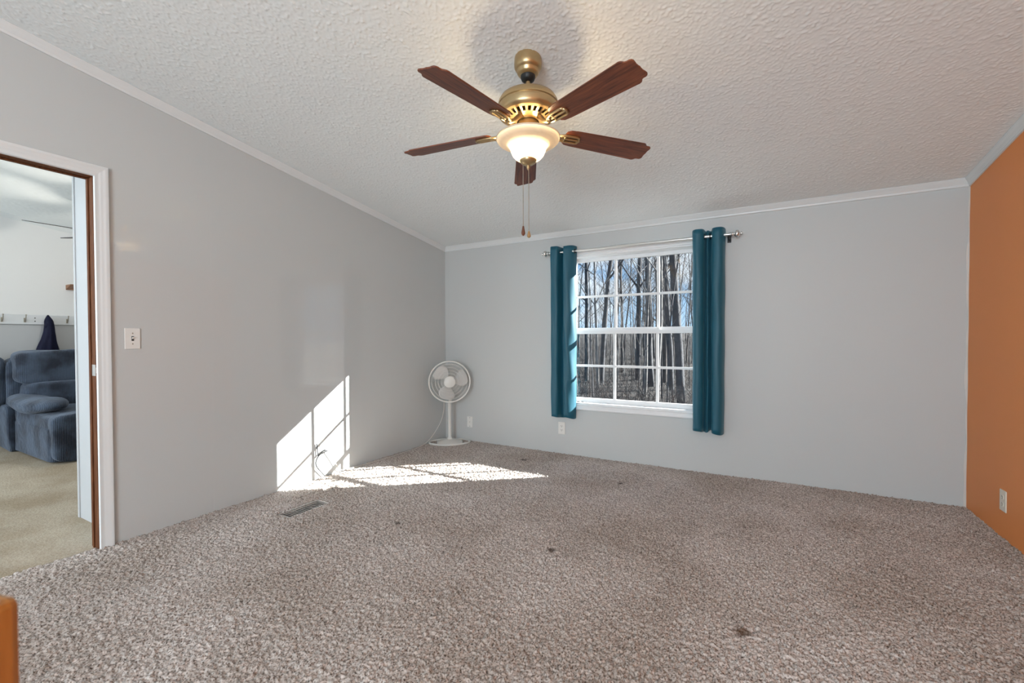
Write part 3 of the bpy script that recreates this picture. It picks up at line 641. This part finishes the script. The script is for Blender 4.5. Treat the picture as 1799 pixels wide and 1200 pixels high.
plate('jack_plate', T(.333, 0, .213), 'small white cover plate low on the wall right of the pedestal fan', 'wall plate', 'blank')
plate('light_switch', T(0, -2.850, 1.130) @ Rz(PI / 2), 'white toggle light switch on the left wall beside the doorway', 'light switch', 'switch')
plate('outlet', T(W, -.506, .210) @ Rz(-PI / 2), 'ivory outlet plate low on the orange wall', 'outlet', 'duplex', M_IVORY)

# ------------------------------------------------------------------ floor register
vent = empty('floor_vent', ((VX0 + VX1) / 2, (VY0 + VY1) / 2, -.015)); tag(vent, 'slatted metal floor vent recessed in the carpet near left wall', 'floor vent')
hx, hy = (VX1 - VX0) / 2, (VY1 - VY0) / 2
b = MB(); b.box(-hx, hx, -hy, -hy + .012, -.004, .010); b.box(-hx, hx, hy - .012, hy, -.004, .010); b.box(-hx, -hx + .012, -hy, hy, -.004, .010); b.box(hx - .012, hx, -hy, hy, -.004, .010); b.build('frame', M_VENT, vent, bevel=.002)
ns = 17
for k in range(ns):
    y = -hy + .012 + (2 * hy - .024) * (k + .5) / ns; b = MB(); b.box(-hx + .012, hx - .012, y - .0018, y + .0018, .0065, .0082); b.build('slat', M_VENT, vent)
b = MB(); b.box(-hx + .006, hx - .006, -hy + .006, hy - .006, -.038, -.034)
for q_ in (-1, 1): b.box(q_ * (hx - .008) - .002, q_ * (hx - .008) + .002, -hy + .006, hy - .006, -.036, -.003); b.box(-hx + .006, hx - .006, q_ * (hy - .008) - .002, q_ * (hy - .008) + .002, -.036, -.003)
b.build('duct', M_SLOT, vent)

# ------------------------------------------------------------------ wooden post close to the camera
wp = empty('wooden_post', (2.5925, -3.8815, 0)); wp.rotation_euler = (0, 0, math.radians(14)); tag(wp, 'out of focus honey coloured wooden post in front of the doorway carpet', 'post')
b = MB(); b.box(-.018, .018, -.018, .018, 0, .928); b.build('post', M_POST, wp, bevel=.006)
b = MB(); b.lathe([(.0035, .927), (.004, .929), (.003, .931), (0, .932)], 16, T(.012, .004, 0)); tag(b.build('post_dot', M_POST_DOT, wp, smooth=True), 'small pale round dot')  # tiny pale dot on the corner of the post top
b = MB(); b.box(-.40, -.017, -.011, .011, .70, .77); b.build('rail', M_POST, wp, bevel=.004)

# ------------------------------------------------------------------ living room furniture
sofa = empty('recliner_sofa', (-3.1, -2.0, 0)); tag(sofa, 'slate blue velour recliner sofa seen through the doorway', 'sofa')
def SP(name, c, d, e, fn=None, n=32, e2=None, sm='full'):
    b = MB(); b.blob((c[0] + 3.1, c[1] + 2.0, c[2]), d, e, e2, n, fn=fn); return b.build(name, M_SOFA, sofa, smooth=sm)
wob = lambda k: (lambda p: p + Vector((.012 * math.sin(9 * p.y + k), .012 * math.sin(8 * p.z + 5 * p.x + k), .012 * math.sin(7 * p.x + 6 * p.y + k))))
SP('body', (-3.02, -1.77, .165), (.55, .80, .165), .10, n=56)
SP('seat_cushion', (-2.97, -1.77, .355), (.52, .80, .085), .20, wob(1), 56)
SP('footrest', (-2.50, -1.77, .235), (.085, .795, .225), .22, wob(2), 56)
SP('side_panel', (-3.64, -2.57, .235), (.20, .05, .235), .30, wob(3))
SP('armrest', (-3.22, -2.47, .495), (.58, .16, .080), .8, wob(4), 36)
SP('arm_base', (-3.42, -2.46, .28), (.36, .10, .18), .3, wob(4), 30)
SP('backrest', (-3.70, -1.78, .48), (.18, .82, .47), .2, wob(6), 40)
SP('back_cushion', (-3.46, -1.70, .565), (.15, .82, .145), .35, wob(7), 44)
SP('headrest_cushion', (-3.53, -1.71, .845), (.16, .86, .185), .30, wob(8), 48)
SP('wing_cushion', (-3.72, -2.80, .72), (.15, .24, .26), .35, wob(9), 36)

cr_ = empty('coat_rack', (XF, -2.2, 1.355)); tag(cr_, 'long white coat rail with metal hooks on the far living room wall', 'coat rack')
b = MB(); b.box(0, .02, -1.2, 1.0, -.054, .054); b.build('board', M_RAIL, cr_, bevel=.003)
for y in (-.835, -.505, -.333, -.164, .01, .176, .35):
    b = MB(); b.tube(spline([(.022, y, .0), (.045, y, -.012), (.058, y, .012), (.066, y, .045)], 5), .0042, 6); b.tube(spline([(.022, y, -.012), (.038, y, -.022), (.048, y, -.010)], 5), .004, 6)
    b.cbox((.022, y, -.008), (.006, .016, .05)); b.lathe([(0, .008), (.007, .004), (.008, 0), (.006, -.005), (0, -.007)], 10, T(.067, y, .048)); b.build('hook', M_CHAIN, cr_, smooth=True)
for z in (-.018, .018):
    b = MB(); b.lathe([(0, .003), (.005, .002), (.006, 0)], 10, T(.02, -.085, z) @ Ry(PI / 2)); b.build('screw', M_SLOT, cr_)

coat = empty('jacket', (XF + .07, -2.195, 1.395)); tag(coat, 'dark navy hooded jacket hanging from the coat rail above the sofa', 'jacket')
b = MB(); v = []; f = []; nr, na = 26, 40
for i in range(nr + 1):
    u = i / nr; z = .015 - .62 * u; w_ = float(np.interp(u, [0, .03, .1, .31, .45, .61, 1], [.004, .016, .036, .047, .062, .09, .12])); d_ = .012 + .030 * min(1, u / .12) + .02 * u
    for j in range(na):
        a = 2 * PI * j / na; fold = 1 + (.16 * u * math.sin(7 * a + 1) + .10 * u * math.sin(11 * a)) * min(1, u * 2)
        v.append((d_ * math.cos(a) * fold, w_ * math.sin(a) * (1 + .05 * math.sin(5 * a + 8 * u)) + .008 * math.sin(6 * u), z))
for i in range(nr):
    for j in range(na): f.append((i * na + j, i * na + (j + 1) % na, (i + 1) * na + (j + 1) % na, (i + 1) * na + j))
f.append(tuple(range(na))); b.add(v, f); b.build('jacket_body', M_COAT, coat, smooth='full')
b = MB(); b.blob((.020, .000, -.085), (.020, .030, .060), .9, n=24, fn=lambda p: p + Vector((0, .012 * math.sin(30 * p.z), 0))); b.build('hood', M_COAT, coat, smooth='full')

sh = empty('wall_shelf', (XF, -1.60, 1.745)); tag(sh, 'brown wooden ledge with moulded edge high on the far wall', 'shelf')
b = MB(); b.sweep(None, [[(0, y0, -.03), (.10 - e_, y0 + s_ * e_, -.03), (.105 - e_, y0 + s_ * e_, -.018), (.13 - e_ * .5, y0 + s_ * e_ * .5, -.004), (.16, y0, .010), (.16, y0, .026), (0, y0, .026)] for y0, s_, e_ in ((-.425, 1, .05), (.5, -1, .05))]); b.build('ledge', M_SHELF, sh)

# second ceiling fan in the living room, mostly hidden by the partition
f2 = empty('ceiling_fan', (-2.40, -2.10, ceil_z(-2.10))); tag(f2, 'dark ceiling fan in the living room seen only by its blade tips', 'ceiling fan')
zz = 2.15 - ceil_z(-2.10)
b = MB(); b.lathe([(.06, 0), (.06, -.05), (.02, -.07), (.012, -.07), (.012, zz + .11), (.09, zz + .10), (.12, zz + .06), (.12, zz + .01), (.05, zz - .01), (0, zz - .012)], 32); b.build('motor', M_DARK_BLADE, f2, smooth=True)
for k in range(5):
    Mb = Rz(math.radians(270 + 72 * k)) @ T(0, 0, zz) @ Rx(math.radians(-11))
    b = MB(); b.prism([(.17, -.045), (.60, -.062), (.62, -.04), (.625, 0), (.62, .04), (.60, .062), (.17, .045)], -.003, .003, Mb); b.box(.08, .22, -.02, .02, -.008, -.003, Mb); b.build('blade', M_DARK_BLADE, f2)
b = MB(); b.lathe([(.035, zz - .01), (.035, zz - .035), (.02, zz - .045), (0, zz - .045)], 20); b.build('light_socket', M_DARK_BLADE, f2, smooth=True)
lamp('living_room_fan_bulb', 'POINT', (-2.40, -2.10, 2.15 - .09), 17, (1.0, .93, .82), radius=.03)

# ------------------------------------------------------------------ outdoors
def ground_z(x, y): return -0.95 + .012 * max(0, y - 6) + .0008 * max(0, y - 14) ** 2
xs = np.linspace(-70, 60, 90); ys = np.linspace(.3, 75, 70); X, Y = np.meshgrid(xs, ys)
Zg = -0.95 + .012 * np.maximum(0, Y - 6) + 0.0008 * np.maximum(0, Y - 14) ** 2 + .05 * gauss(RNG.standard_normal(X.shape), 1.5) * (Y > 3)
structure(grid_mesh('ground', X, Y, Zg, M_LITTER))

def grow(b, p, d, length, r, lev, rnd, sides, maxlev, spread=1.0):
    """one tapered, slightly crooked limb with side limbs"""
    n = (10 if lev == 0 else 5 if lev == 1 else 3); pts = [p]; rs = [r]; q = p.copy(); dd = d.copy(); tips = []
    for i in range(n):
        w_ = (.05 if lev == 0 else .16)
        dd = (dd + Vector((rnd.uniform(-w_, w_), rnd.uniform(-w_, w_), rnd.uniform(-.02, .06 if lev else .02)))).normalized()
        q = q + dd * (length / n); pts.append(q.copy()); rs.append(r * (1 - (.72 if lev == 0 else .85) * (i + 1) / n)); tips.append((q.copy(), dd.copy(), rs[-1], (i + 1) / n))
    (b[0] if lev == 0 else b[1]).tube(pts, rs, sides[lev], caps=False)
    if lev < maxlev:
        for (q, dd, rr, u) in tips:
            if lev == 0 and u < .30: continue
            for _ in range(rnd.choice((1, 2, 2)) if lev == 0 else rnd.choice((1, 1, 2))):
                a = rnd.uniform(0, 2 * PI); side = Vector((math.cos(a), math.sin(a), rnd.uniform(.15, .9) * spread)).normalized()
                nd = (dd * rnd.uniform(.3, .8) + side).normalized()
                grow(b, q, nd, length * (rnd.uniform(.16, .34) if lev == 0 else rnd.uniform(.35, .6)) * (1.25 - u * .6), rr * rnd.uniform(.35, .55), lev + 1, rnd, sides, maxlev, spread)
def tree_proto(seed, h, r, bark, maxlev=3, lean=(0, 0), sides=(8, 5, 3, 3)):
    rnd = random.Random(seed); bb = (MB(), MB())
    grow(bb, Vector((0, 0, -.15)), Vector((lean[0], lean[1], 1)).normalized(), h, r, 0, rnd, sides, maxlev)
    o = empty('bare_tree'); t = bb[0].build('trunk', M_BARK[bark], o, smooth='full', recalc=False); br = bb[1].build('branches', M_BARK[bark], o, smooth='full', recalc=False)
    return o
def place_tree(proto, x, y, rz, s, label, group, first=False):
    if first: o = proto
    else:
        o = proto.copy(); COL.objects.link(o)
        for ch in proto.children:
            c = ch.copy(); COL.objects.link(c); c.parent = o
    o.location = (x, y, ground_z(x, y)); o.rotation_euler = (0, 0, rz); o.scale = (s, s, s); tag(o, label, 'tree', group)
    return o
G = 'bare trees in the wood outside the window'
big = [tree_proto(1, 17, .125, 0), tree_proto(2, 16, .12, 0), tree_proto(3, 15, .12, 2), tree_proto(4, 12, .06, 1, 2, (.05, .02)), tree_proto(5, 12, .075, 2), tree_proto(6, 13, .11, 0)]
used = set()
def pt(k, x, y, rz, s, label, group=G):
    o = place_tree(big[k], x, y, rz, s, label, group, k not in used); used.add(k); return o
pt(0, 1.10, 10.0, 0.4, 1.05, 'thickest dark bare trunk, beside the right curtain in the window')
pt(1, .30, 13.0, 1.3, 1.05, 'dark straight trunk in the middle of the right column of panes')
pt(2, -.48, 16.0, 2.2, 1.1, 'dark trunk just right of the right vertical window bar')
pt(1, -.62, 14.0, 3.3, 1.12, 'dark trunk with a forked top just left of the right vertical window bar')
pt(5, -1.87, 17.0, .3, 1.15, 'slender dark trunk in the middle of the centre column of panes')
pt(0, -3.0, 15.0, 4.1, .92, 'thick dark trunk in the middle of the left column of panes')
pt(5, -4.05, 16.0, 5.0, 1.0, 'crooked dark trunk near the left curtain in the window')
pt(3, -.20, 11.0, .5, 1.0, 'thin pale leaning trunk in the centre column of panes')
pt(3, .42, 10.0, 2.6, 1.15, 'pale thin trunk running up along the right vertical window bar')
pt(3, -2.15, 12.0, 4.0, .95, 'pale thin trunk at the foot of the left column of panes')
pt(4, -3.41, 20.0, 1.0, 1.1, 'thin brown trunk just right of the left vertical window bar')
pt(4, -.11, 18.0, 2.4, 1.2, 'thin brown trunk behind the right column of panes')
rr = random.Random(42)
def wood_x(y, lo=-.62, hi=.10): return 3.09 + (y + 3.965) * rr.uniform(lo, hi)
for i in range(18):
    y = rr.uniform(19, 32); place_tree(big[(5, 4, 2, 4, 5, 4)[i % 6]], wood_x(y), y, rr.uniform(0, 6.3), rr.uniform(.75, 1.1), 'dark bare tree standing deeper in the wood beyond the front trunks', 'dark bare trees deeper in the wood')
far = [tree_proto(20 + k, 14, .075, (0, 2)[k % 2], 3, (0, 0), (5, 3, 3, 3)) for k in range(3)]
for k in range(3):
    y = 30 + 2 * k; place_tree(far[k], -6 - k, y, k, 1, 'thin bare tree at the back of the wood', 'thin bare trees at the back of the wood', True)
for i in range(58):
    y = rr.uniform(28, 62); place_tree(far[i % 3], wood_x(y), y, rr.uniform(0, 6.3), rr.uniform(.7, 1.15), 'thin bare tree at the back of the wood', 'thin bare trees at the back of the wood')
sap = [tree_proto(40 + k, 5.5, .022, (1, 2, 0)[k], 2, (.03, 0), (5, 3, 3)) for k in range(3)]
for o_ in sap: o_.name = 'sapling_tree'
SL = ['pale thin sapling among the trunks outside', 'brown thin sapling among the trunks outside', 'grey thin sapling among the trunks outside']; SG = ['pale saplings outside', 'brown saplings outside', 'grey saplings outside']
for i in range(120):
    y = 9 + 22 * rr.random(); place_tree(sap[i % 3], wood_x(y, -.60, -.02), y, rr.uniform(0, 6.3), rr.uniform(.7, 1.6), SL[i % 3], SG[i % 3], i < 3)
# leafless brush near the ground
b = MB()
for i in range(6500):
    y = 8 + 44 * rr.random() ** 1.5; x = wood_x(y, -.66, .12); z = ground_z(x, y); a = rr.uniform(0, 6.3); l_ = rr.uniform(.25, .95) * (1 + max(0, y - 16) * .045); le = rr.uniform(.1, .8)
    p0 = Vector((x, y, z - .03)); p1 = p0 + Vector((math.cos(a) * le * .35, math.sin(a) * le * .35, .5)) * l_; p2 = p0 + Vector((math.cos(a) * le, math.sin(a) * le, .8 + .2 * rr.random())) * l_
    r_ = rr.uniform(.003, .008); b.tube([p0, p1, p2], [r_, r_ * .8, r_ * .35], 3, caps=False)
    for _ in range(3):
        a2 = rr.uniform(0, 6.3); b.tube([p1, p1 + Vector((math.cos(a2) * .35, math.sin(a2) * .35, .3)) * l_ * .7], [r_ * .6, r_ * .25], 3, caps=False)
tag(b.build('undergrowth', M_TWIG, recalc=False), 'leafless brush between the trunks outside', 'undergrowth', None, 'stuff')
